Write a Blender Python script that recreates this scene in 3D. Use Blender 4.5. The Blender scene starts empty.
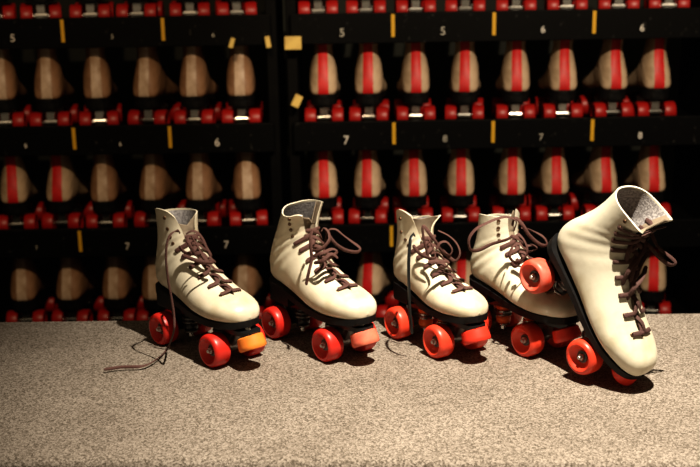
import bpy, bmesh, math, random
import numpy as np
from mathutils import Vector, Matrix

random.seed(7)
C = bpy.context.scene.collection
PI = math.pi
H = 1.0                      # height of the counter top above the floor
# ------------------------------------------------------------------ camera
F, CH, PITCH, ROLL = 1089.8, 0.6568, 0.2512, -0.0165
fw = Vector((0, math.cos(PITCH), -math.sin(PITCH)))
rt0 = Vector((1, 0, 0)); up0 = rt0.cross(fw)
rt = rt0 * math.cos(ROLL) + up0 * math.sin(ROLL); up = rt.cross(fw)
CAM = Vector((0, 0, H + CH))


def ray(px, py):
    return fw + rt * ((px - 350) / F) - up * ((py - 233.5) / F)


def at(px, py, Y):
    d = ray(px, py)
    return CAM + d * (Y / d.y)


def on_z(px, py, z):
    d = ray(px, py)
    return CAM + d * ((z - CAM.z) / d.z)


cd = bpy.data.cameras.new('camera'); cam = bpy.data.objects.new('camera', cd); C.objects.link(cam)
m = Matrix((rt, up, -fw)).transposed().to_4x4(); m.translation = CAM
cam.matrix_world = m
cd.sensor_width = 36; cd.lens = F / 700 * 36; cd.clip_start = .05
cd.dof.use_dof = True; cd.dof.focus_distance = 1.72; cd.dof.aperture_fstop = 5.0
bpy.context.scene.camera = cam


# ------------------------------------------------------------------ materials
def new_mat(name, col, rough=.5, metal=0, noise=None, bump=None, spec=.5):
    """noise=(scale, colour2, lo, hi)  bump=(scale, strength, distance)"""
    mt = bpy.data.materials.new(name); mt.use_nodes = True
    nt = mt.node_tree; b = nt.nodes['Principled BSDF']
    b.inputs['Base Color'].default_value = (*col, 1)
    b.inputs['Roughness'].default_value = rough
    b.inputs['Metallic'].default_value = metal
    b.inputs['Specular IOR Level'].default_value = spec
    tc = nt.nodes.new('ShaderNodeTexCoord')
    if noise:
        sc, c2, lo, hi = noise
        n = nt.nodes.new('ShaderNodeTexNoise'); n.inputs['Scale'].default_value = sc
        n.inputs['Detail'].default_value = 4
        nt.links.new(tc.outputs['Object'], n.inputs['Vector'])
        r = nt.nodes.new('ShaderNodeValToRGB')
        r.color_ramp.elements[0].position = lo; r.color_ramp.elements[0].color = (*c2, 1)
        r.color_ramp.elements[1].position = hi; r.color_ramp.elements[1].color = (*col, 1)
        nt.links.new(n.outputs['Fac'], r.inputs['Fac'])
        nt.links.new(r.outputs['Color'], b.inputs['Base Color'])
    if bump:
        sc, st, di = bump
        n = nt.nodes.new('ShaderNodeTexNoise'); n.inputs['Scale'].default_value = sc
        n.inputs['Detail'].default_value = 3
        nt.links.new(tc.outputs['Object'], n.inputs['Vector'])
        bp = nt.nodes.new('ShaderNodeBump'); bp.inputs['Strength'].default_value = st
        bp.inputs['Distance'].default_value = di
        nt.links.new(n.outputs['Fac'], bp.inputs['Height'])
        nt.links.new(bp.outputs['Normal'], b.inputs['Normal'])
    return mt


M = {}
M['leather'] = new_mat('cream_leather', (.74, .70, .56), .42, noise=(14, (.54, .475, .32), .27, .47), bump=(55, .13, .004))
M['leather_warm'] = new_mat('warm_cream_leather', (.75, .68, .525), .42, noise=(14, (.52, .435, .28), .27, .47), bump=(55, .13, .004))
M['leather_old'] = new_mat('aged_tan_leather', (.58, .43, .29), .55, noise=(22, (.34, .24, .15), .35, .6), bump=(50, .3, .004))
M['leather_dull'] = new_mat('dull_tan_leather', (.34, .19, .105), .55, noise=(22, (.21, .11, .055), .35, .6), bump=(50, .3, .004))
M['lining'] = new_mat('grey_felt_lining', (.50, .47, .46), .95, noise=(260, (.22, .20, .20), .35, .65), bump=(300, .5, .002))
M['tongue'] = new_mat('tongue_leather', (.30, .24, .17), .7, noise=(40, (.16, .12, .085), .3, .6))
M['rim'] = new_mat('cut_leather_edge', (.85, .72, .55), .6)
M['black'] = new_mat('black_sole', (.006, .006, .007), .5, noise=(60, (.011, .010, .009), .3, .6), spec=.25)
M['black_rack'] = new_mat('black_painted_board', (.0016, .0016, .0016), .6, noise=(9, (.003, .0028, .0025), .4, .6), bump=(120, .15, .003), spec=.12)
M['fascia'] = new_mat('scuffed_black_board', (.05, .048, .044), .6, noise=(75, (.0016, .0016, .0016), .66, .80), spec=.12)
M['plate'] = new_mat('black_plate', (.012, .012, .013), .35, metal=.2)
M['steel'] = new_mat('steel', (.62, .60, .56), .25, metal=1)
M['bearing'] = new_mat('dark_bearing', (.10, .095, .09), .45, metal=.8)
M['nut'] = new_mat('dull_nut', (.55, .53, .5), .42, metal=1)
M['truck'] = new_mat('dull_cast_metal', (.30, .29, .28), .4, metal=.9)
M['truck_black'] = new_mat('black_cast_metal', (.018, .02, .021), .3, metal=.3)
M['lace'] = new_mat('brown_lace', (.090, .037, .029), .8, bump=(500, .6, .002))
M['lace_dark'] = new_mat('dark_brown_lace', (.075, .033, .027), .8, bump=(500, .6, .002))
M['eyelet'] = new_mat('bronze_eyelet', (.16, .09, .05), .35, metal=.7)
M['wheel_red'] = new_mat('red_urethane', (.62, .028, .018), .36, noise=(30, (.50, .020, .014), .3, .6))
M['wheel_orange'] = new_mat('orange_red_urethane', (.80, .065, .030), .36, noise=(30, (.66, .045, .022), .3, .6))
M['wheel_worn'] = new_mat('scuffed_urethane', (.80, .075, .035), .45, noise=(30, (.62, .2, .15), .3, .6))
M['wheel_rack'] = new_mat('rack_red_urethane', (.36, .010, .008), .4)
M['stop_orange'] = new_mat('orange_rubber', (.90, .27, .035), .5, noise=(40, (.80, .2, .03), .3, .6))
M['stop_salmon'] = new_mat('salmon_rubber', (.85, .22, .13), .5, noise=(40, (.7, .12, .08), .3, .6))
M['stop_red'] = new_mat('red_rubber', (.80, .045, .022), .45, noise=(40, (.62, .04, .02), .3, .6))
M['cush_orange'] = new_mat('orange_cushion', (.85, .16, .03), .5)
M['cush_black'] = new_mat('black_cushion', (.015, .017, .018), .3)
M['stripe_red'] = new_mat('red_stripe', (.62, .012, .012), .5, noise=(60, (.45, .01, .01), .3, .6))
M['stripe_white'] = new_mat('pale_stripe', (.60, .46, .34), .45, noise=(30, (.36, .23, .14), .35, .6))
M['tape'] = new_mat('yellow_tape', (.72, .40, .02), .5)
M['number'] = new_mat('white_paint', (.85, .8, .72), .6)
M['number_dim'] = new_mat('worn_white_paint', (.5, .47, .4), .6)
M['wood'] = new_mat('yellow_wood', (.80, .58, .17), .6, noise=(30, (.55, .36, .1), .35, .6))
M['floor'] = new_mat('dark_floor', (.02, .018, .016), .7, noise=(6, (.012, .011, .01), .3, .6))
M['wall'] = new_mat('dark_olive_wall', (.014, .015, .009), .8, noise=(3, (.008, .009, .006), .3, .6))

# carpet: short grey-beige pile, light and dark flecks
mt = bpy.data.materials.new('carpet'); mt.use_nodes = True; nt = mt.node_tree; b = nt.nodes['Principled BSDF']
b.inputs['Roughness'].default_value = .95; b.inputs['Specular IOR Level'].default_value = .1
tc = nt.nodes.new('ShaderNodeTexCoord')
n1 = nt.nodes.new('ShaderNodeTexNoise'); n1.inputs['Scale'].default_value = 470; n1.inputs['Detail'].default_value = 3; n1.inputs['Roughness'].default_value = .75
n2 = nt.nodes.new('ShaderNodeTexNoise'); n2.inputs['Scale'].default_value = 7; n2.inputs['Detail'].default_value = 3
v1 = nt.nodes.new('ShaderNodeTexVoronoi'); v1.inputs['Scale'].default_value = 420
for n in (n1, n2, v1): nt.links.new(tc.outputs['Object'], n.inputs['Vector'])
r1 = nt.nodes.new('ShaderNodeValToRGB'); e = r1.color_ramp.elements
e[0].position = .34; e[0].color = (.090, .073, .055, 1); e[1].position = .64; e[1].color = (.375, .325, .277, 1)
x = e.new(.49); x.color = (.228, .192, .158, 1)
sep = nt.nodes.new('ShaderNodeSeparateColor'); nt.links.new(v1.outputs['Color'], sep.inputs['Color'])
mv = nt.nodes.new('ShaderNodeMath'); mv.operation = 'MULTIPLY_ADD'; mv.inputs[1].default_value = .30
nt.links.new(sep.outputs['Red'], mv.inputs[0])
ms = nt.nodes.new('ShaderNodeMath'); ms.operation = 'MULTIPLY'; ms.inputs[1].default_value = .70
nt.links.new(n1.outputs['Fac'], ms.inputs[0]); nt.links.new(ms.outputs[0], mv.inputs[2])
nt.links.new(mv.outputs[0], r1.inputs['Fac'])
r2 = nt.nodes.new('ShaderNodeValToRGB'); e = r2.color_ramp.elements
e[0].position = .3; e[0].color = (.78, .77, .76, 1); e[1].position = .7; e[1].color = (1, 1, 1, 1)
nt.links.new(n2.outputs['Fac'], r2.inputs['Fac'])
mx = nt.nodes.new('ShaderNodeMixRGB'); mx.blend_type = 'MULTIPLY'; mx.inputs['Fac'].default_value = 1
nt.links.new(r1.outputs['Color'], mx.inputs['Color1']); nt.links.new(r2.outputs['Color'], mx.inputs['Color2'])
nt.links.new(mx.outputs['Color'], b.inputs['Base Color'])
ad = nt.nodes.new('ShaderNodeMath'); ad.operation = 'ADD'
nt.links.new(n1.outputs['Fac'], ad.inputs[0]); nt.links.new(v1.outputs['Distance'], ad.inputs[1])
bp = nt.nodes.new('ShaderNodeBump'); bp.inputs['Strength'].default_value = .28; bp.inputs['Distance'].default_value = .003
nt.links.new(ad.outputs[0], bp.inputs['Height']); nt.links.new(bp.outputs['Normal'], b.inputs['Normal'])
M['carpet'] = mt


# ------------------------------------------------------------------ object helpers
def obj(name, bm, mat, parent=None, smooth=True, label=None):
    me = bpy.data.meshes.new(name)
    bmesh.ops.recalc_face_normals(bm, faces=bm.faces[:])
    if smooth:
        for f in bm.faces: f.smooth = True
        for e in bm.edges:
            if len(e.link_faces) == 2 and e.calc_face_angle(0) > math.radians(42): e.smooth = False
    bm.to_mesh(me); bm.free(); me.materials.append(mat)
    o = bpy.data.objects.new(name, me); C.objects.link(o)
    if parent: o.parent = parent
    if label: o['label'] = label
    return o


def thing(name, label, cat, loc=(0, 0, 0), rot=None, group=None):
    o = bpy.data.objects.new(name, None); C.objects.link(o)
    o.empty_display_size = .05
    if rot is None: o.location = loc
    else:
        mm = rot.to_4x4(); mm.translation = loc; o.matrix_world = mm
    o['label'] = label; o['category'] = cat
    if group: o['group'] = group
    return o


def struct(name, bm, mat):
    o = obj(name, bm, mat, smooth=False); o['kind'] = 'structure'; return o


def box(bm, x0, x1, y0, y1, z0, z1, bev=0, mat4=None):
    vs = [bm.verts.new((x, y, z)) for x in (x0, x1) for y in (y0, y1) for z in (z0, z1)]
    for q in ((0, 1, 3, 2), (4, 6, 7, 5), (0, 4, 5, 1), (2, 3, 7, 6), (0, 2, 6, 4), (1, 5, 7, 3)):
        bm.faces.new([vs[i] for i in q])
    if bev:
        es = {e for v in vs for e in v.link_edges}
        r = bmesh.ops.bevel(bm, geom=list(es), offset=bev, segments=2, affect='EDGES', profile=.5)
        vs = list(set(vs) & set(bm.verts)) + [v for v in r['verts']]
    if mat4 is not None:
        bmesh.ops.transform(bm, matrix=mat4, verts=list({v for v in vs if v.is_valid}))


def lathe(bm, prof, origin, axis, seg=32, cap=True):
    """prof = [(radius, distance along axis)]"""
    a = Vector(axis).normalized(); o = Vector(origin)
    u = a.cross(Vector((0, 0, 1)) if abs(a.z) < .9 else Vector((1, 0, 0))).normalized(); w = a.cross(u)
    rows = []
    for r, h in prof:
        rows.append([bm.verts.new(o + a * h + (u * math.cos(2 * PI * k / seg) + w * math.sin(2 * PI * k / seg)) * r) for k in range(seg)])
    for p, q in zip(rows, rows[1:]):
        for k in range(seg): bm.faces.new((p[k], p[(k + 1) % seg], q[(k + 1) % seg], q[k]))
    if cap:
        bm.faces.new(rows[0][::-1]); bm.faces.new(rows[-1])


def crom(keys, t):
    """Catmull-Rom through equally spaced keys (numpy rows), t in 0..1"""
    n = len(keys) - 1; s = min(max(t, 0), 1) * n; i = min(int(s), n - 1); f = s - i
    p1, p2 = keys[i], keys[i + 1]
    p0 = keys[i - 1] if i else 2 * p1 - p2
    p3 = keys[i + 2] if i + 2 <= n else 2 * p2 - p1
    return .5 * (2 * p1 + (p2 - p0) * f + (2 * p0 - 5 * p1 + 4 * p2 - p3) * f * f + (3 * p1 - p0 - 3 * p2 + p3) * f ** 3)


def ribbon(bm, pts, nors, hw, ht, sub=6, seg=8, taper=True):
    """flat lace: elliptical section hw x ht swept through pts, flat side facing nors"""
    P = np.array([tuple(p) for p in pts], float); N = np.array([tuple(n) for n in nors], float)
    n = (len(P) - 1) * sub
    pos = [Vector(crom(P, k / n)) for k in range(n + 1)]
    nn = [Vector(crom(N, k / n)) for k in range(n + 1)]
    rows = []; last = None
    for k in range(n + 1):
        T = (pos[min(k + 1, n)] - pos[max(k - 1, 0)])
        if T.length < 1e-9: T = Vector((1, 0, 0))
        T.normalize()
        q = nn[k] - T * nn[k].dot(T)
        if q.length < .25 and last is not None: q = last - T * last.dot(T)
        if q.length < 1e-6: q = T.orthogonal()
        q.normalize()
        if last is not None:
            q = (q * .5 + (last - T * last.dot(T)) * .5)
            if q.length < 1e-6: q = T.orthogonal()
            q.normalize()
        last = q; w = T.cross(q)
        s = 1.0
        if taper and (k < 1 or k > n - 1): s = .6
        rows.append([bm.verts.new(pos[k] + w * math.cos(2 * PI * j / seg) * hw * s + q * math.sin(2 * PI * j / seg) * ht * s) for j in range(seg)])
    for p, q in zip(rows, rows[1:]):
        for j in range(seg): bm.faces.new((p[j], p[(j + 1) % seg], q[(j + 1) % seg], q[j]))
    bm.faces.new(rows[0][::-1]); bm.faces.new(rows[-1])


# ------------------------------------------------------------------ the boot surface
# T = ridge (toe, instep, front of shaft), B = bottom (sole line, heel, back seam); x forward, z up from the ground
KEYS = np.array([
    # Tx,  Tz,    Bx,    Bz,    w,    vc,  nt,  nb
    (.142, .089, .142, .087, .0005, .45, 2.2, 2.4),
    (.1395, .100, .1385, .0795, .018, .45, 2.2, 2.6),
    (.131, .1085, .126, .0765, .0305, .42, 2.2, 2.8),
    (.116, .1145, .106, .0755, .0395, .40, 2.2, 3.0),
    (.096, .1195, .081, .0750, .0455, .38, 2.15, 3.0),
    (.074, .1265, .055, .0755, .0460, .37, 2.05, 3.0),
    (.052, .1370, .028, .078, .0445, .36, 2.0, 2.9),
    (.033, .1495, .000, .083, .0415, .37, 1.95, 2.8),
    (.017, .1625, -.030, .0885, .0390, .39, 1.95, 2.7),
    (.004, .176, -.065, .0940, .0375, .42, 2.0, 2.6),
    (-.006, .187, -.092, .0970, .0360, .45, 2.0, 2.5),
    (-.013, .197, -.1045, .112, .0345, .48, 2.05, 2.4),
    (-.017, .206, -.1045, .134, .0335, .50, 2.1, 2.3),
    (-.019, .214, -.0975, .159, .0330, .50, 2.1, 2.2),
    (-.021, .222, -.0915, .184, .0330, .50, 2.1, 2.2),
    (-.022, .230, -.0895, .208, .0335, .50, 2.1, 2.2),
    (-.023, .237, -.0905, .234, .0345, .50, 2.1, 2.2)])
T0 = 3.8 / 16                 # where the throat opens


class Boot:
    def __init__(s, cfg):
        s.c = cfg; k = KEYS.copy()
        sx, sz, sw = cfg.get('sx', 1), cfg.get('sz', 1), cfg.get('sw', 1)
        k[:, 0] = k[:, 0] * sx; k[:, 2] = k[:, 2] * sx
        for col in (1, 3): k[:, col] = .075 + (k[:, col] - .075) * sz
        k[:, 4] *= sw
        sh = cfg.get('lean', 0)              # the shaft leans fore and aft
        for i in range(17):
            for a, b in ((0, 1), (2, 3)):
                h = max(0, k[i, b] - .13) / .1
                k[i, a] += sh * h * h
        wd = cfg.get('wedge', 0)             # lower the heel
        if wd:
            for a, b in ((0, 1), (2, 3)):
                u = np.clip((.04 - k[:, a]) / .12, 0, 1); k[:, b] -= wd * u * u * (3 - 2 * u)
        dx = cfg.get('dx', 0); k[:, 0] += dx; k[:, 2] += dx
        zo = cfg.get('zoff', 0); k[:, 1] -= zo; k[:, 3] -= zo
        if cfg.get('narrow_ankle'):
            k[9:17, 4] = np.array((.0375, .0365, .0355, .0325, .0290, .0262, .0252, .0270))
            k[10, 2] -= .008; k[11, 2] -= .003; k[9:13, 7] = (4.0, 4.6, 3.6, 2.7); k[11, 3] -= .004
        s.k = k; s.zheel = float(k[10, 3])

    def gap(s, t):
        if t <= T0: return 0
        u = (t - T0) / (1 - T0)
        return min(1, (t - T0) / .05) ** .5 * (s.c.get('g0', .006) + (s.c.get('g1', .017) - s.c.get('g0', .006)) * u ** 1.6)

    def th_y(s, t, y):
        r = crom(s.k, t); w = max(r[4], 1e-5); nt = r[6]
        return math.asin(min(1, (max(y, 0) / w)) ** (nt / 2))

    def P(s, t, th):
        tx, tz, bx, bz, w, vc, nt, nb = crom(s.k, t)
        c, sn = math.cos(th), math.sin(th)
        n = nt if c > 0 else nb
        a = abs(c) ** (2 / n); v = vc + (1 - vc) * a if c > 0 else vc - vc * a
        y = math.copysign(abs(sn) ** (2 / n), sn) * w
        p = Vector((bx + (tx - bx) * v, y, bz + (tz - bz) * v))
        # collar: flaps spread, corners rounded off, back flared
        q = max(0, (t - .78) / .22)
        if q > 0:
            fr = math.exp(-((abs(((th + PI) % (2 * PI)) - PI) - .5) / .55) ** 2)
            side = 1 if y > 0 else -1
            fl = s.c.get('flare_far', .004) if side > 0 else s.c.get('flare_near', .004)
            p.y += side * fl * q * q * fr
            p.x += s.c.get('flare_fwd', .0) * q * q * fr
            bk = max(0, -c); p.x -= s.c.get('flare_back', .002) * q * q * bk
            d = abs(((th + PI) % (2 * PI)) - PI)
            lip = math.exp(-(d / s.c.get('lipw', .55)) ** 2)
            dip = s.c.get('dip_far', .010) if side > 0 else s.c.get('dip_near', .014)
            p.z -= dip * lip * q * q
            p.z -= s.c.get('side_dip', .0) * q * q * abs(sn) ** 3
            p.z -= s.c.get('back_dip', 0) * q * q * bk * bk
            if side > 0: p.z += s.c.get('far_up', 0) * q * q * abs(sn) ** 1.5
            if side < 0: p.z += s.c.get('near_up', 0) * q * q * abs(sn) ** 1.5
        # ankle creases
        cr = s.c.get('crease', .0009)
        z = p.z
        wv = math.exp(-((t - .68) / .11) ** 2) * abs(sn)
        p.y += math.copysign(1, y) * cr * wv * math.sin(t * 88 + th * 1.7)
        return p

    def N(s, t, th):
        t = min(max(t, .004), .996); e = 2e-3
        a = s.P(t, th + e) - s.P(t, th - e); b = s.P(t + e, th) - s.P(t - e, th)
        n = b.cross(a)
        n.normalize()
        ctr = s.P(t, th) - (s.P(t, 0) + s.P(t, PI)) / 2
        return n if n.dot(ctr) > 0 else -n

    def shell(s, nr, ncol, t_lo=0, t_hi=1, off=0):
        bm = bmesh.new(); rows = []
        for i in range(nr + 1):
            u = i / nr; t = t_lo + (t_hi - t_lo) * u
            if t_lo == 0: t = t if t > .06 else .06 * (t / .06) ** 1.5
            g = s.gap(t) + (abs(off) * .3 if t > T0 else 0)
            th0 = s.th_y(t, g) if g > 0 else 0
            row = []
            for j in range(ncol + 1):
                th = th0 + (2 * PI - 2 * th0) * j / ncol
                p = s.P(t, th)
                if off: p = p + s.N(t, th) * off
                row.append(bm.verts.new(p))
            rows.append(row)
        for a, b in zip(rows, rows[1:]):
            for j in range(ncol): bm.faces.new((a[j], a[j + 1], b[j + 1], b[j]))
        bmesh.ops.remove_doubles(bm, verts=bm.verts[:], dist=2e-5)
        return bm


def thicken(bm, d):
    """give an open shell a wall thickness inward"""
    bmesh.ops.recalc_face_normals(bm, faces=bm.faces[:])
    bm.normal_update()
    ctr = sum((v.co for v in bm.verts), Vector()) / len(bm.verts)
    sgn = sum((f.normal.dot(f.calc_center_median() - ctr)) * f.calc_area() for f in bm.faces)
    if sgn < 0: bmesh.ops.reverse_faces(bm, faces=bm.faces[:]); bm.normal_update()
    outer = bm.verts[:]; faces = bm.faces[:]
    inner = {v: bm.verts.new(v.co - v.normal * d) for v in outer}
    bnd = [e for e in bm.edges if len(e.link_faces) == 1]
    rim = [(e.verts[0], e.verts[1], e.link_loops[0].vert) for e in bnd]
    for f in faces: bm.faces.new([inner[v] for v in f.verts][::-1])
    for a, b_, first in rim:
        if first is b_: a, b_ = b_, a
        bm.faces.new((b_, a, inner[a], inner[b_]))


def sole_bm(B, x0, x1, zb=None, thick=.0075, extra=.0018, n=40, top_in=.004):
    """slab that follows the boot's outline from x0 to x1"""
    bm = bmesh.new(); rows = []
    # outline: bottom profile z(x), half width w(x)
    ts = np.linspace(0, 11 / 16, 200)
    prof = [(crom(B.k, t)[2], crom(B.k, t)[3], crom(B.k, t)[4]) for t in ts]
    xs = np.array([p[0] for p in prof])[::-1]; zs = np.array([p[1] for p in prof])[::-1]; ws = np.array([p[2] for p in prof])[::-1]
    o = np.argsort(xs); xs, zs, ws = xs[o], zs[o], ws[o]
    xmin, xmax = xs[0], xs[-1]
    for i in range(n + 1):
        u = i / n; u = .5 - .5 * math.cos(PI * u)
        x = x0 + (x1 - x0) * u
        z = float(np.interp(x, xs, zs)); w = float(np.interp(x, xs, ws)) * .93 + extra
        e1 = max(1e-4, (x - (xmin - extra)) / .034); e2 = max(1e-4, ((xmax + extra) - x) / .05)
        rd = 1
        if e1 < 1: rd = min(rd, math.sqrt(max(0, 1 - (1 - e1) ** 2)))
        if e2 < 1: w = min(w, (.047 * B.c.get('sw', 1)) * math.sqrt(max(0, 1 - (1 - e2) ** 2)))
        w = max(.002, w * rd)
        z = min(z, B.zheel) if x < -.06 else z
        if x > .05: z = min(z, float(B.k[1, 3]))
        lo = (z - thick) if zb is None else zb
        hi = z + top_in if zb is None else z - thick + .001
        if lo > hi - .001: lo = hi - .001
        rows.append([bm.verts.new((x, y * w, zz)) for y, zz in ((-1, hi), (-1, lo + .001), (-.93, lo), (.93, lo), (1, lo + .001), (1, hi))])
    for a, b in zip(rows, rows[1:]):
        for j in range(6): bm.faces.new((a[j], a[(j + 1) % 6], b[(j + 1) % 6], b[j]))
    bm.faces.new(rows[0][::-1]); bm.faces.new(rows[-1])
    return bm


R = .0285                     # wheel radius
def wheel_bm(seg=40, side=-1, boxy=False):
    bm = bmesh.new()
    pr = [(.0095, .0045), (.0125, .0052), (.0165, .0105), (.0195, .0142), (.0215, .0155), (.0245, .0150), (.0270, .0128), (.0282, .009),
          (.0285, .004), (.0285, -.004), (.0282, -.009), (.0270, -.0128), (.0245, -.015), (.0200, -.0155), (.0095, -.012)]
    if boxy: pr = [(.0095, .0045), (.0165, .0115), (.0215, .0155), (.0268, .0150), (.0285, .0125), (.0285, -.0125), (.0268, -.0150), (.0200, -.0155), (.0095, -.012)]
    lathe(bm, pr, (0, 0, 0), (0, side, 0), seg)
    return bm


def hub_bm(side=-1):
    bm = bmesh.new()
    lathe(bm, [(.0030, .0058), (.0068, .0058), (.0072, .0066), (.0098, .0062), (.0098, .003), (.003, .003)], (0, 0, 0), (0, side, 0), 24)
    return bm


def nut_bm(side=-1):
    bm = bmesh.new()
    lathe(bm, [(.0058, .004), (.0058, .0095), (.005, .0103)], (0, 0, 0), (0, side, 0), 6)
    lathe(bm, [(.0032, .010), (.0032, .0138), (.0026, .0145)], (0, 0, 0), (0, side, 0), 12)
    return bm


YW = .0365                    # wheel centre off the middle line


def add_wheels(root, L, mats, steel):
    for ex, tag in ((-L / 2, 'r'), (L / 2, 'f')):
        for side in (-1, 1):
            w = obj('wheel', wheel_bm(side=side), mats[tag + ('n' if side < 0 else 'f')], root)
            w.location = (ex, side * YW, R); w.rotation_euler = (0, random.uniform(0, 6), 0)
            obj('hub', hub_bm(side), M['bearing'], w); obj('axle_nut', nut_bm(side), steel, w)


def add_truck(root, ex, d, style):
    """d=+1 front truck, -1 rear; the kingpin stack stands towards the middle of the skate"""
    orange = style == 'orange'
    met = M['truck'] if (orange or d > 0) else M['truck_black']
    bm = bmesh.new()
    lathe(bm, [(.0055, -.021), (.008, -.019), (.0085, -.010), (.011, -.004), (.011, .004), (.0085, .010), (.008, .019), (.0055, .021)], (ex, 0, R), (0, 1, 0), 20)
    kx = ex - d * .030
    # arm from the axle to the cushion ring
    for s in (0,):
        vs = []
        for x, hw, z0, z1 in ((ex, .012, R + .002, R + .012), (kx, .0145, R + .012, R + .018), (kx - d * .010, .011, R + .012, R + .018)):
            vs.append([bm.verts.new((x, y, z)) for y, z in ((-hw, z0), (hw, z0), (hw, z1), (-hw, z1))])
        for a, b in zip(vs, vs[1:]):
            for j in range(4): bm.faces.new((a[j], a[(j + 1) % 4], b[(j + 1) % 4], b[j]))
        bm.faces.new(vs[0][::-1]); bm.faces.new(vs[-1])
    # pivot arm up to the plate
    box(bm, -.006, .006, -.008, .008, 0, .036, .002, Matrix.Translation((ex + d * .004, 0, R + .002)) @ Matrix.Rotation(d * .45, 4, 'Y'))
    t = obj('truck', bm, met, root)
    bm = bmesh.new(); lathe(bm, [(.0035, -YW - .01), (.0035, YW + .01)], (ex, 0, R), (0, 1, 0), 12)
    obj('axle', bm, M['steel'], t)
    cm = M['cush_orange'] if orange else M['cush_black']
    for z0, z1, r in ((R - .004, R + .0095, .0125), (R + .020, R + .033, .0135)):
        bm = bmesh.new(); h = (z1 - z0)
        lathe(bm, [(r * .8, z0), (r, z0 + h * .2), (r * 1.02, z0 + h * .5), (r, z0 + h * .8), (r * .8, z1)], (kx, 0, 0), (0, 0, 1), 24)
        obj('cushion', bm, cm, t)
    for z0, r in ((R - .0075, .0115), (R + .0105, .0145), (R + .0175, .0145), (R + .0335, .0145)):
        bm = bmesh.new(); lathe(bm, [(r, z0), (r + .0006, z0 + .0012), (r, z0 + .0026)], (kx, 0, 0), (0, 0, 1), 24)
        obj('washer', bm, M['steel'] if orange else M['truck'], t)
    bm = bmesh.new(); lathe(bm, [(.0045, R - .016), (.0045, R - .006)], (kx, 0, 0), (0, 0, 1), 6)
    obj('kingpin_nut', bm, M['steel'], t)


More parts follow.
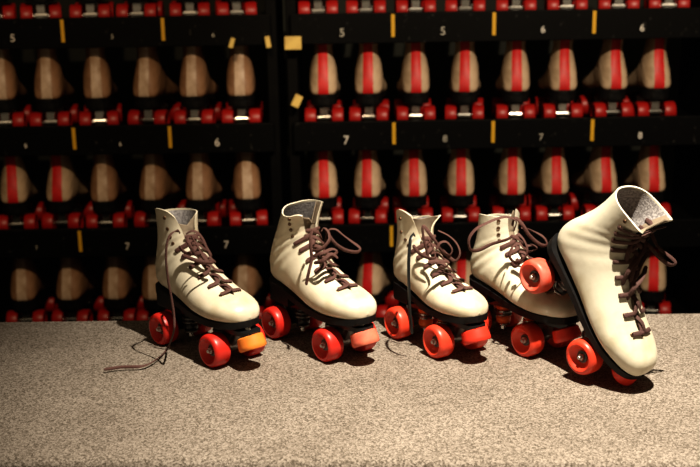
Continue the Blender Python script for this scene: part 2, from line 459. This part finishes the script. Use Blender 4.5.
def build_skate(name, label, cfg, loc, rot, group):
    root = thing(name, label, 'roller skate', loc, rot, group)
    B = Boot(cfg); L = cfg['L']
    bm = B.shell(84, 72); thicken(bm, .0024)
    boot = obj('boot', bm, cfg['leather'], root)
    bm = B.shell(36, 48, .50, .992, -.0031); obj('lining', bm, M['lining'], root, label='grey felt lining inside the collar')
    # tongue, under the throat
    bm = bmesh.new(); rows = []
    for i in range(25):
        t = .215 + (1.0 - .215) * i / 24; row = []
        for j in range(9):
            y = -.026 + .052 * j / 8
            th = math.copysign(B.th_y(t, abs(y)), y)
            p = B.P(t, th); ref = B.P(t, 0)
            q = p + B.N(min(t, .9), th) * -.0055
            if t > .8: q.z += -.004
            row.append(bm.verts.new(q))
        rows.append(row)
    for a, b in zip(rows, rows[1:]):
        for j in range(8): bm.faces.new((a[j], a[j + 1], b[j + 1], b[j]))
    thicken(bm, .0018); obj('tongue', bm, M['tongue'], root)
    # sole, heel, plate
    xb = B.k[:, 2].min(); xt = B.k[:, 2].max()
    s_ = obj('sole', sole_bm(B, xb - .001, xt + .001), M['black'], root)
    hx1 = -.036
    obj('heel', sole_bm(B, xb + .002, hx1, zb=cfg.get('heel_z', .0655), extra=.001), M['black'], s_)
    bm = bmesh.new()
    pts = [(-L / 2 - .028, .012), (-L / 2 - .022, .020), (-L / 2 + .02, .023), (-L / 2 + .045, .016), (L / 2 - .045, .016), (L / 2 - .02, .024), (L / 2 + .02, .024), (L / 2 + .055, .018), (L / 2 + .064, .010)]
    out = [(x, -y) for x, y in pts] + [(x, y) for x, y in pts[::-1]]
    lo = [bm.verts.new((x, y, .0585)) for x, y in out]; hi = [bm.verts.new((x, y, .0662)) for x, y in out]
    bm.faces.new(lo[::-1]); bm.faces.new(hi)
    for j in range(len(out)): bm.faces.new((lo[j], lo[(j + 1) % len(out)], hi[(j + 1) % len(out)], hi[j]))
    obj('plate', bm, M['plate'], root)
    add_truck(root, -L / 2, -1, cfg['truck']); add_truck(root, L / 2, 1, cfg['truck'])
    add_wheels(root, L, cfg['wheels'], M['nut'])
    # toe stop: rubber barrel on a stem
    sx, sz, sr, sh, ti = cfg['stop']
    ax = Vector((math.sin(ti), 0, -math.cos(ti))); o = Vector((L / 2 + sx, 0, R + sz))
    bm = bmesh.new()
    lathe(bm, [(sr * .80, -sh / 2), (sr * .93, -sh * .42), (sr, sh * .18), (sr, sh * .38), (sr * .92, sh / 2)], o, ax, 32)
    ts = obj('toe_stop', bm, cfg['stop_mat'], root, label=cfg.get('stop_label'))
    bm = bmesh.new(); lathe(bm, [(.006, -sh * .4 - .016), (.006, -sh * .4)], o, ax, 12); obj('stem', bm, M['steel'], ts)
    # eyelets
    ne = 10
    tk = [T0 + .028 + (.955 - T0 - .028) * k / (ne - 1) for k in range(ne)]
    def eye(k, side, off):
        t = tk[k]; th = side * B.th_y(t, B.gap(t) + .0145)
        return B.P(t, th) + B.N(t, th) * off, B.N(t, th)
    def edge(k, side, off, extra=0):
        t = tk[k]; th = side * B.th_y(t, max(.0015, B.gap(t) - extra))
        return B.P(t, th) + B.N(t, th) * off, B.N(t, th)
    for k in range(ne):
        for side in (-1, 1):
            p, n = eye(k, side, .0004)
            bm = bmesh.new(); lathe(bm, [(.0012, -.001), (.0014, .0006), (.0022, .0012), (.0030, .0008), (.0033, -.0004)], p, n, 12)
            obj('eyelet', bm, M['eyelet'], boot)
    # lace: criss-cross strands out of each eyelet, over the throat, under the other flap
    lm = cfg.get('lace_mat', M['lace'])
    bm = bmesh.new(); top = cfg.get('laced', 6)
    for s0 in (-1, 1):
        pts, nor = [], []
        def add(pn): pts.append(pn[0]); nor.append(pn[1])
        if True:
            th = 0; n = B.N(tk[0], 0)
            add((B.P(tk[0] - .005, s0 * .02) + B.N(tk[0], 0) * (.0035 if s0 > 0 else .0055), n))
        side = s0
        add(eye(0, side, .0035)) if False else None
        for k in range(top):
            add(eye(k, side, -.003)) if k else None
            add(eye(k, side, .0034))
            a, n1 = edge(k, side, .0042); add((a, n1))
            t = (tk[k] * .5 + tk[min(k + 1, ne - 1)] * .5)
            add((B.P(t, 0) + B.N(t, 0) * (.0022 + (.004 if side > 0 else 0.0)), B.N(t, 0)))
            if k < top - 1:
                add(edge(k + 1, -side, -.0052))
                side = -side
            else:
                add(edge(k + 1, -side, .006))
                side = -side
        ribbon(bm, pts, nor, cfg.get('lw', .0036), .0012, sub=5)
    # loose runs: world points -> boot coordinates
    inv = root.matrix_world.inverted()
    for run in cfg.get('runs', ()):
        pts, nor = [], []
        for wpt in run['pts']:
            p = inv @ wpt; pts.append(p)
        ctr = sum(pts, Vector()) / len(pts)
        for i, p in enumerate(pts):
            if run.get('mode') == 'out':
                n = (inv.to_3x3() @ Vector((-.5, -.75, .35)))
            else:
                n = (p - ctr); n.normalize() if n.length else None
                n = n * .8 + inv.to_3x3() @ Vector((0, -.4, .3))
            nor.append(n)
        if run.get('dark'):  # shadow on this hanging end is put into its black colour
            b2 = bmesh.new(); ribbon(b2, pts, nor, run['hw'], run['ht'], sub=6)
            obj('lace_end', b2, M['cush_black'], root, label='hanging lace end, shade painted in as black')
        else: ribbon(bm, pts, nor, run.get('hw', .0032), run.get('ht', .0012), sub=6)
    obj('lace', bm, lm, root)
    return root, B


def yawm(deg): return Matrix.Rotation(math.radians(deg), 3, 'Z')


def run(Y0, spec, mode='loop', hw=.0032, ht=.0012, dark=False):
    """spec: list of (px, py, dY) at depth Y0+dY, or (px, py, 'g') lying on the carpet"""
    out = []
    for a in spec:
        out.append(on_z(a[0], a[1], H + .0065) if a[2] == 'g' else at(a[0], a[1], Y0 + a[2]))
    return dict(pts=out, mode=mode, hw=hw, ht=ht, dark=dark)


def place(xf, yf, yaw, L):
    """root position (ground, middle of the skate) from the front axle's"""
    y = math.radians(yaw)
    return Vector((xf - math.cos(y) * L / 2, yf - math.sin(y) * L / 2, H))


def wset(rn, o=None):
    o = o or rn; return dict(rn=rn, fn=rn, rf=o, ff=o)


GRP = 'roller skates lined up on the carpeted counter'
hero = []
# --- first skate (left): long lace end trailing on the carpet, orange toe stop
cfg1 = dict(dx=-.0145, near_up=.012, sz=.97, L=.1515, leather=M['leather_warm'], truck='black', wheels=wset(M['wheel_red']), stop=(.0528, .0168, .0235, .023, .42),
            stop_mat=M['stop_orange'], stop_label='orange toe stop', flare_back=.006, flare_near=.006, flare_far=.001, dip_near=.016, dip_far=.008, g1=.019, lean=.002, laced=6,
            runs=[run(1.735, [(180, 233, .012), (177.5, 230.7, 0), (171, 234, -.014), (167, 243, -.02), (166, 259, -.025), (168, 279.6, -.03), (171, 296, -.035), (174, 316, -.045), (173.5, 332.5, -.05), (167, 349, 'g'), (157, 359, 'g'), (143, 366, 'g'), (122.6, 367, 'g'), (104, 369.5, 'g')], 'out', .0026),
                  run(1.755, [(186, 234, -.01), (192, 231, -.012), (198, 233, -.012), (203, 239, -.012), (207, 248, -.014), (211, 256, -.012), (206, 259, -.01), (199, 255, -.02), (191, 254, -.025), (184, 252, -.025), (179, 246, -.02)]),
                  run(1.755, [(196, 256, -.03), (190, 246, -.03), (187, 239, -.02), (191, 236, -.012), (196, 243, -.014), (202, 254, -.02), (208, 262, -.025)]),
                  run(1.755, [(182, 255, -.03), (192, 259, -.04), (203, 262, -.04), (213, 262, -.03), (209, 256, -.03)])])
# --- second skate: salmon toe stop
cfg2 = dict(dx=-.009, sx=1.03, near_up=-.010, far_up=.008, sz=1.03, L=.1499, leather=M['leather_warm'], truck='black', wheels=wset(M['wheel_red']), stop=(.0528, .0168, .0235, .023, .42),
            stop_mat=M['stop_salmon'], stop_label='salmon-pink toe stop', lean=.025, flare_near=.004, flare_far=.002, flare_back=-.002, dip_near=.020, dip_far=-.014, g1=.019, laced=6, side_dip=.004,
            runs=[run(1.750, [(313, 233, 0), (312, 231, -.01), (310.5, 238, -.018), (311, 250, -.024), (311.5, 260, -.026), (309, 271, -.03), (307.5, 278, -.03), (306, 285, -.03)], 'out'),
                  run(1.768, [(325, 250, -.02), (326, 238, -.01), (329, 230, -.006), (336, 229.5, -.006), (343, 235, -.008), (351, 241, -.01), (360, 248, -.012), (357, 252, -.02), (346.5, 250.5, -.024), (337, 245, -.022), (330, 237, -.016), (325, 228, -.01)]),
                  run(1.768, [(311, 250, -.03), (318, 250.5, -.036), (325, 246, -.034), (329.5, 239, -.028), (328.5, 232, -.02), (324, 228, -.01), (321, 232, -.012)]),
                  run(1.768, [(313, 256, -.03), (322, 253, -.04), (332, 249, -.03), (337, 252, -.03), (329, 258, -.04), (318, 262, -.04)]),
                  run(1.768, [(314, 263, -.03), (322, 261, -.045), (331, 254, -.04), (338, 258, -.035)])])
# --- third skate: turned-out collar flaps
cfg3 = dict(dx=-.008, near_up=.020, back_dip=.012, sx=.90, sw=.92, L=.1153, leather=M['leather_warm'], truck='orange', wheels=wset(M['wheel_orange']), stop=(.0528, .0168, .0240, .022, .45),
            stop_mat=M['stop_red'], sz=.87, lean=-.002, flare_near=.012, flare_far=.016, flare_fwd=.006, flare_back=.000, dip_near=-.004, dip_far=-.006, g1=.019, laced=6, side_dip=.004,
            runs=[run(1.735, [(415, 236, .01), (413, 234, -.005), (410.6, 239, -.02), (409, 255, -.03), (408.6, 271, -.035), (409, 290, -.035), (409.6, 308, -.035), (411, 322, -.03), (412, 334, -.025)], 'out', .0030, dark=True),
                  run(1.760, [(430, 262, -.02), (424, 240, -.01), (423, 226, -.004), (430, 234, -.006), (438, 245, -.01), (447, 255, -.016), (455, 261, -.016), (460, 254, -.012), (457, 244, -.006), (449, 236, .0), (438, 230.5, .004)]),
                  run(1.760, [(436, 250, -.02), (440, 243, -.018), (446.5, 242, -.016), (452, 249, -.016), (450, 255, -.018), (444, 253, -.02), (438, 247, -.02)]),
                  run(1.760, [(413, 245, -.03), (418, 252, -.036), (426, 257, -.038), (435, 258, -.034), (433, 248, -.02), (428, 238, -.01)]),
                  run(1.760, [(428, 262, -.04), (438, 261, -.04), (448, 262, -.03), (446, 267, -.03), (438, 268, -.04)])])
# --- fourth skate: wide loops of lace
cfg4 = dict(dx=-.002, near_up=.012, back_dip=.004, sx=1.0, L=.1300, leather=M['leather'], truck='orange', wheels=wset(M['wheel_orange']), stop=(.0528, .0168, .0240, .022, .45),
            stop_mat=M['stop_red'], sz=.865, lean=.010, flare_near=.000, flare_far=.002, flare_back=-.002, dip_near=-.002, dip_far=-.018, g1=.009, laced=6, side_dip=.006,
            runs=[run(1.755, [(514, 231, -.01), (516, 221, -.012), (507, 217, -.016), (498, 218.5, -.022), (488, 222.5, -.03), (476, 229, -.034), (469, 239, -.036), (470.5, 249.5, -.038), (479, 250, -.04), (492, 244, -.036), (507, 239.5, -.024), (512, 236, -.01)]),
                  run(1.755, [(512, 226, -.01), (515, 218, -.012), (521.7, 223.6, -.014), (529, 235, -.014), (540, 244.5, -.014), (547, 244.5, -.01), (543, 236.6, -.006), (529, 229.4, -.004), (521, 228, -.002)]),
                  run(1.755, [(518, 233, -.016), (524.5, 241, -.024), (527.5, 251, -.03), (523, 259.5, -.034), (514.5, 262, -.036), (509.5, 256, -.034), (512, 248, -.03), (517, 243, -.026)]),
                  run(1.755, [(526, 246, -.012), (532, 245, -.008), (537, 248, -.006), (532, 251, -.008), (526, 252, -.014)]),
                  run(1.755, [(511, 262, -.036), (515, 267, -.036), (520, 263, -.03), (517, 258, -.03)])])
# --- fifth skate: tipped forward on its toe, rear wheels resting on the fourth skate's toe
PIT5, YAW5, L5 = 45.5, -53.0, .1495
cfg5 = dict(L=L5, leather=M['leather'], truck='black', wheels=dict(rn=M['wheel_worn'], fn=M['wheel_orange'], rf=M['wheel_red'], ff=M['wheel_red']), stop=(.050, .0235, .021, .020, .0),
            stop_mat=M['stop_red'], sx=1.05, sz=1.14, sw=1.0, zoff=.007, heel_z=.0695, dx=-.004, lean=.002, far_up=.008, flare_fwd=.015, flare_near=.006, flare_far=.008, dip_near=.008, dip_far=-.016, lipw=.95, crease=.0004, wedge=.011, g1=.018, laced=9, side_dip=.002, lace_mat=M['lace_dark'],
            runs=[run(1.60, [(643, 246, -.01), (648, 238, -.01), (651, 233, -.01), (654, 240, -.014), (659, 248, -.016), (670, 256.5, -.016), (676, 263, -.016), (670, 265, -.02), (660, 258, -.022), (652, 249, -.02), (646, 243, -.016)]),
                  run(1.60, [(626, 262, -.03), (629, 250, -.035), (634, 240, -.03), (640, 236, -.02), (644, 244, -.02), (640, 256, -.03), (634, 268, -.035), (630, 282, -.035)], 'out', .0038, .0018),
                  run(1.60, [(622, 285, -.03), (629, 270, -.04), (638, 258, -.03), (645, 250, -.02), (650, 246, -.01)], 'out', .0035, .0016),
                  run(1.60, [(648, 252, -.01), (642, 262, -.02), (636, 275, -.03), (632, 290, -.035), (638, 282, -.03), (646, 270, -.01)], 'out', .0035, .0016),
                  run(1.60, [(626, 300, -.03), (634, 288, -.04), (642, 278, -.03), (646, 266, -.01)], 'out', .0035, .0016)])
def hub_at(px, py, yaw):
    y = math.radians(yaw); p = on_z(px, py, H + R)
    return p.x - math.sin(y) * .0505, p.y + math.cos(y) * .0505
spec = [(*hub_at(207.7, 351.6, -47.7), -47.7, cfg1, 'cream roller skate with orange toe stop, lace end trailing onto the carpet', 'leftmost'),
        (*hub_at(320.9, 346, -51.7), -51.7, cfg2, 'cream roller skate with salmon-pink toe stop, standing upright on the carpeted counter', ''),
        (*hub_at(431.8, 342.4, -57.7), -57.7, cfg3, 'cream roller skate with collar flaps turned outward, in the middle of the counter row', ''),
        (*hub_at(521.5, 341, -55.7), -55.7, cfg4, 'cream roller skate with wide lace loops, under the wheel of the tipped skate', '')]
for xf, yf, yaw, cfg, lab, _ in spec:
    r_, B_ = build_skate('roller_skate', lab, cfg, place(xf, yf, yaw, cfg['L']), yawm(yaw), GRP)
    hero.append(r_)
rot5 = yawm(YAW5) @ Matrix.Rotation(math.radians(PIT5), 3, 'Y')
_p = on_z(578.6, 358, H + .0425); _y = math.radians(YAW5)
front5 = Vector((_p.x - math.sin(_y) * .0505, _p.y + math.cos(_y) * .0505, H + .0425))
loc5 = front5 - rot5 @ Vector((L5 / 2, 0, R))
r_, B_ = build_skate('roller_skate', 'cream roller skate tipped forward onto its toe, dark laces, rightmost on the counter', cfg5, loc5, rot5, GRP)
hero.append(r_)

# ------------------------------------------------------------------ counter
ctr = thing('counter', 'low counter covered in grey-beige carpet, carrying the row of skates', 'counter', (0, 1.64, 0))
fa, fb = on_z(0, 457, H), on_z(700, 459.5, H); ba, bb = on_z(0, 321.5, H), on_z(683, 313, H)
def lineY(a, b, x): return a.y + (b.y - a.y) * (x - a.x) / (b.x - a.x)
def carpet_bm():
    bm = bmesh.new(); rows = []
    XS = np.linspace(-1.6, 1.6, 41)
    for x in XS:
        f = lineY(fa, fb, x); k = lineY(ba, bb, x); r = .014
        pr = [(f - r, H - .16), (f - r, H - r - .004)] + [(f - r * math.cos(a), H - r + r * math.sin(a)) for a in np.linspace(.2, PI / 2, 6)]
        pr += [(f + (k - f) * u, H) for u in np.linspace(.1, .97, 8)]
        pr += [(k - .004, H), (k, H - .004), (k, H - .03)]
        rows.append([bm.verts.new((x, y - 1.64, z)) for y, z in pr])
    for a, b in zip(rows, rows[1:]):
        for j in range(len(a) - 1): bm.faces.new((a[j], a[j + 1], b[j + 1], b[j]))
    return bm
obj('carpet_top', carpet_bm(), M['carpet'], ctr)
bm = bmesh.new(); box(bm, -1.6, 1.6, -.30, .24, .001, H - .035); obj('cabinet_body', bm, M['black_rack'], ctr, smooth=False)

# ------------------------------------------------------------------ racks
YR = 2.87                      # front face of the fascia boards
SHELF_Z = [H + .508, H + .226, H - .056, H - .338]      # top edges of the four fascias in view
FH = .078; LIP = .026
def xs_at(px, py): return at(px, py, YR).x
def text_mesh(s, size, name, mat, parent, loc):
    cu = bpy.data.curves.new('t', 'FONT'); cu.body = s; cu.size = size; cu.align_x = 'CENTER'; cu.align_y = 'CENTER'; cu.extrude = .0004
    to = bpy.data.objects.new('t', cu); C.objects.link(to)
    bpy.context.view_layer.update()
    me = bpy.data.meshes.new_from_object(to.evaluated_get(bpy.context.evaluated_depsgraph_get()))
    bpy.data.objects.remove(to); bpy.data.curves.remove(cu)
    me.materials.clear(); me.materials.append(mat)
    o = bpy.data.objects.new(name, me); C.objects.link(o); o.parent = parent
    o.location = loc; o.rotation_euler = (PI / 2, 0, 0)
    return o
FY = {0: 30, 1: 137, 2: 240, 3: 345}
def rack(label, x0, x1, tapes, nums, blocks=()):
    root = thing('skate_rack', label, 'rack', ((x0 + x1) / 2, YR + .17, 0))
    ox = (x0 + x1) / 2; oy = YR + .17
    for x in (x0, x1):
        bm = bmesh.new(); box(bm, x - ox - .014, x - ox + .014, -.149, .17, .001, 2.05, .002); obj('upright', bm, M['black_rack'], root, smooth=False)
    for si, z in enumerate(SHELF_Z):
        bm = bmesh.new(); box(bm, x0 - ox + .014, x1 - ox - .014, -.148, .17, z - LIP - .014, z - LIP)
        sh = obj('shelf', bm, M['black_rack'], root, smooth=False)
        bm = bmesh.new(); box(bm, x0 - ox + .0, x1 - ox - .0, -.17, -.15, z - FH, z, .002)
        obj('fascia_board', bm, M['fascia'], sh, smooth=False)
        for px in tapes[si]:
            x = xs_at(px, FY[si])
            bm = bmesh.new(); box(bm, x - ox - .0045, x - ox + .0045, -.1712, -.1695, z - .062, z - .004); obj('divider_tape', bm, M['tape'], sh, smooth=False)
        for px, s, size, mm in nums[si]:
            x = xs_at(px, FY[si]); text_mesh(s, size * 1.15, 'size_number', M[mm], sh, (x - ox, -.1712, z - .050))
    for px, py, w, h, a in blocks:  # added yellow blocks imitating lit bits of wood behind the racks
        p = at(px, py, YR - .0125)
        bm = bmesh.new(); box(bm, -w / 2, w / 2, -.01, .01, -h / 2, h / 2, .002, Matrix.Rotation(a, 4, 'Y'))
        o = obj('lit_wood_patch', bm, M['wood'], root, smooth=False); o.location = (p.x - ox, p.y - oy, p.z)
    return root
xl0, xl1 = xs_at(-150, 130), xs_at(274, 130)
xr0, xr1 = xs_at(293.5, 130), xs_at(720, 130)
rack('black skate rack on the left, dim, with pale-striped boots on its shelves', xl0, xl1,
     [(62.5, 163), (74, 170), (80, 178), ()],
     [((12, '5', .024, 'number'), (112, '5', .014, 'number_dim'), (213, '6', .014, 'number_dim')),
      ((25, '6', .016, 'number'), (120, '6', .014, 'number'), (217, '6', .026, 'number')),
      ((36, '7', .014, 'number_dim'), (127, '7', .024, 'number'), (226, '7', .026, 'number')), ()],
     blocks=((232, 43, .012, .026, .3), (268, 42, .013, .030, -.15)))
rack('black skate rack on the right with red-striped boots on its shelves', xr0, xr1,
     [(393, 494, 594), (394, 493, 592), (391.5, 493, 590), ()],
     [((342, '5', .026, 'number_dim'), (443, '5', .026, 'number_dim'), (543, '6', .022, 'number'), (642, '6', .022, 'number')),
      ((346, '7', .028, 'number'), (445, '8', .022, 'number_dim'), (541, '7', .022, 'number_dim'), (640, '8', .022, 'number')),
      (), ()],
     blocks=((293, 43, .044, .034, 0), (297, 101, .022, .032, .45)))

# --- rack skates: built once per look, then copied
def build_rack_skate(stripe, leather):
    cfg = dict(flare_back=.0, dip_near=.008, dip_far=.008, crease=.0012, g1=.010, wedge=.005, sw=.95, narrow_ankle=True)
    root = thing('rental_skate', 'x', 'roller skate'); B = Boot(cfg); L = .15
    bm = B.shell(44, 36); thicken(bm, .0022); obj('boot', bm, leather, root)
    bm = bmesh.new(); rows = []
    for i in range(25):
        t = 10.4 / 16 + (1 - 10.4 / 16) * i / 24; row = []
        hw = .0140 - .0025 * (i / 24)
        for j in range(7):
            y = -hw + 2 * hw * j / 6; r = crom(B.k, t)
            a = math.asin(min(1, abs(y) / r[4]) ** (r[7] / 2)); th = PI - math.copysign(a, y)
            row.append(bm.verts.new(B.P(t, th) + B.N(t, th) * .0009))
        rows.append(row)
    for a, b in zip(rows, rows[1:]):
        for j in range(6): bm.faces.new((a[j], a[j + 1], b[j + 1], b[j]))
    thicken(bm, .0006); obj('heel_stripe', bm, stripe, root, label='red heel stripe' if stripe is M['stripe_red'] else 'pale heel stripe')
    xb = B.k[:, 2].min(); xt = B.k[:, 2].max()
    s_ = obj('sole', sole_bm(B, xb - .001, xt + .001, n=24), M['black'], root)
    obj('heel', sole_bm(B, xb + .002, -.036, zb=.0655, extra=.001, n=16), M['black'], s_)
    bm = bmesh.new(); box(bm, -L / 2 - .022, L / 2 + .05, -.02, .02, .058, .066, .002); obj('plate', bm, M['plate'], root)
    for ex in (-L / 2, L / 2):
        bm = bmesh.new(); box(bm, ex - .009, ex + .009, -.019, .019, R - .006, R + .006, .003); box(bm, ex - .008, ex + .008, -.012, .012, R + .004, .059, .002)
        t = obj('truck', bm, M['steel'], root, smooth=False)
        bm = bmesh.new(); lathe(bm, [(.004, -YW - .012), (.004, YW + .012)], (ex, 0, R), (0, 1, 0), 10); obj('axle', bm, M['steel'], t)
        for side in (-1, 1):
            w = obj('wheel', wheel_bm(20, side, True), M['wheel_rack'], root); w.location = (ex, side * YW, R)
    bm = bmesh.new(); lathe(bm, [(.017, -.011), (.02, .004), (.018, .011)], (L / 2 + .055, 0, .046), (.34, 0, -.94), 16); obj('toe_stop', bm, M['stop_red'], root)
    return root
PROTO = {}
def rack_skate(kind):
    if kind not in PROTO:
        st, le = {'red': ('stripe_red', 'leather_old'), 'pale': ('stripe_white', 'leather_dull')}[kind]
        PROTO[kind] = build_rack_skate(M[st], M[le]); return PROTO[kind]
    src = PROTO[kind]; r = src.copy(); C.objects.link(r)
    for ch in src.children:
        c = ch.copy(); C.objects.link(c); c.parent = r
        for g in ch.children:
            d = g.copy(); C.objects.link(d); d.parent = c
    return r
ORD = ['first', 'second', 'third', 'fourth', 'fifth', 'sixth', 'seventh', 'eighth', 'ninth']
SN = ['top', 'upper', 'middle', 'lowest']
# per shelf: (pixel x of the wheel pair's middle, turn in degrees: + shows the toe to the left, - to the right, look)
LEFT = [[(-8, 0), (39, 2), (89, -3), (136, -6), (189, 0), (236, 3)],
        [(3, -6), (49, -8), (98, -3), (147, -16), (194, -9), (241, -3)],
        [(15, -8), (60, -16), (105, -8), (153, -16), (200, -9), (248, 2)],
        [(24, -12), (70, -18), (116, -13), (156, -9), (245, -12)]]
RIGHT = [[(318, 0), (366, 0), (416, 2), (466, -2), (517, 0), (568, 2), (620, 0), (670, 3)],
         [(324, -1), (369, -3), (416, 3), (465, -1), (516, 4), (563, 8), (614, 14), (657, 15)],
         [(324.5, 1), (368, -4), (414, 3), (461, 2), (512, 3), (555, 8), (604, 16), (652, 14)],
         [(325, 0), (370, -12), (462, -6), (652, 4)]]
for rk, data, nm in ((0, LEFT, 'left'), (1, RIGHT, 'right')):
    for si, row in enumerate(data):
        for i, (px, turn) in enumerate(row):
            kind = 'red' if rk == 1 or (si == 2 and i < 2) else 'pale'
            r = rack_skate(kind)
            z = SHELF_Z[si] - LIP + .0005
            p = at(px, {0: 8, 1: 113, 2: 216, 3: 318}[si], YR + .045)
            yaw = math.radians(90 + turn) - .85 * math.atan2(p.x, YR)
            c = Vector((p.x, YR + .060 + (.010 if abs(turn) > 10 else 0), z)) + Vector((math.cos(yaw), math.sin(yaw), 0)) * .075
            r.location = c; r.rotation_euler = (0, 0, yaw)
            if si == 0: look = 'rental skate showing only red wheels'
            elif kind == 'red': look = 'tan skate with red heel stripe'
            else: look = 'tan skate with pale heel stripe'
            r['label'] = f'{look}, {ORD[i]} from left, {SN[si]} shelf, {nm} rack'
            r['category'] = 'roller skate'; r['group'] = f'rental skates on the {SN[si]} shelf of the {nm} rack'

# ------------------------------------------------------------------ room
bm = bmesh.new(); box(bm, -4, 4, -1, 4.6, -.05, 0); struct('floor', bm, M['floor'])
bm = bmesh.new(); box(bm, -4, 4, 3.5, 3.6, 0, 3.4); struct('wall_back', bm, M['wall'])
bm = bmesh.new(); box(bm, -4.1, -4, -1, 4.6, 0, 3.4); struct('wall_left', bm, M['wall'])
bm = bmesh.new(); box(bm, 4, 4.1, -1, 4.6, 0, 3.4); struct('wall_right', bm, M['wall'])

# ------------------------------------------------------------------ light
def spot(name, loc, target, power, size, blend, col, rad):
    l = bpy.data.lights.new(name, 'SPOT'); l.energy = power; l.spot_size = math.radians(size); l.spot_blend = blend; l.color = col; l.shadow_soft_size = rad
    o = bpy.data.objects.new(name, l); C.objects.link(o); o.location = loc
    o.rotation_euler = (Vector(target) - Vector(loc)).to_track_quat('-Z', 'Y').to_euler(); return o
WARM = (1, .89, .73)
spot('key_spot', (.43, 1.08, H + 2.0), (.37, 1.48, H), 470, 61.5, 1, WARM, .016)
spot('rack_fill_spot', (.65, .85, H + 1.65), (.46, 2.9, H + .34), 175, 42, .7, (1, .82, .60), .03)  # added unseen lamp, brightens the right rack and clears the counter
spot('rack_fill_spot_left', (-.35, .85, H + 1.65), (-.72, 2.9, H + .34), 75, 42, .9, (1, .74, .46), .03)  # second added lamp, lifts the left rack a little
w = bpy.data.worlds.new('world'); bpy.context.scene.world = w; w.use_nodes = True
w.node_tree.nodes['Background'].inputs['Color'].default_value = (1, .78, .52, 1); w.node_tree.nodes['Background'].inputs['Strength'].default_value = .11
sc = bpy.context.scene
sc.view_settings.view_transform = 'Standard'; sc.view_settings.look = 'Medium High Contrast'; sc.view_settings.exposure = 0; sc.view_settings.gamma = 1
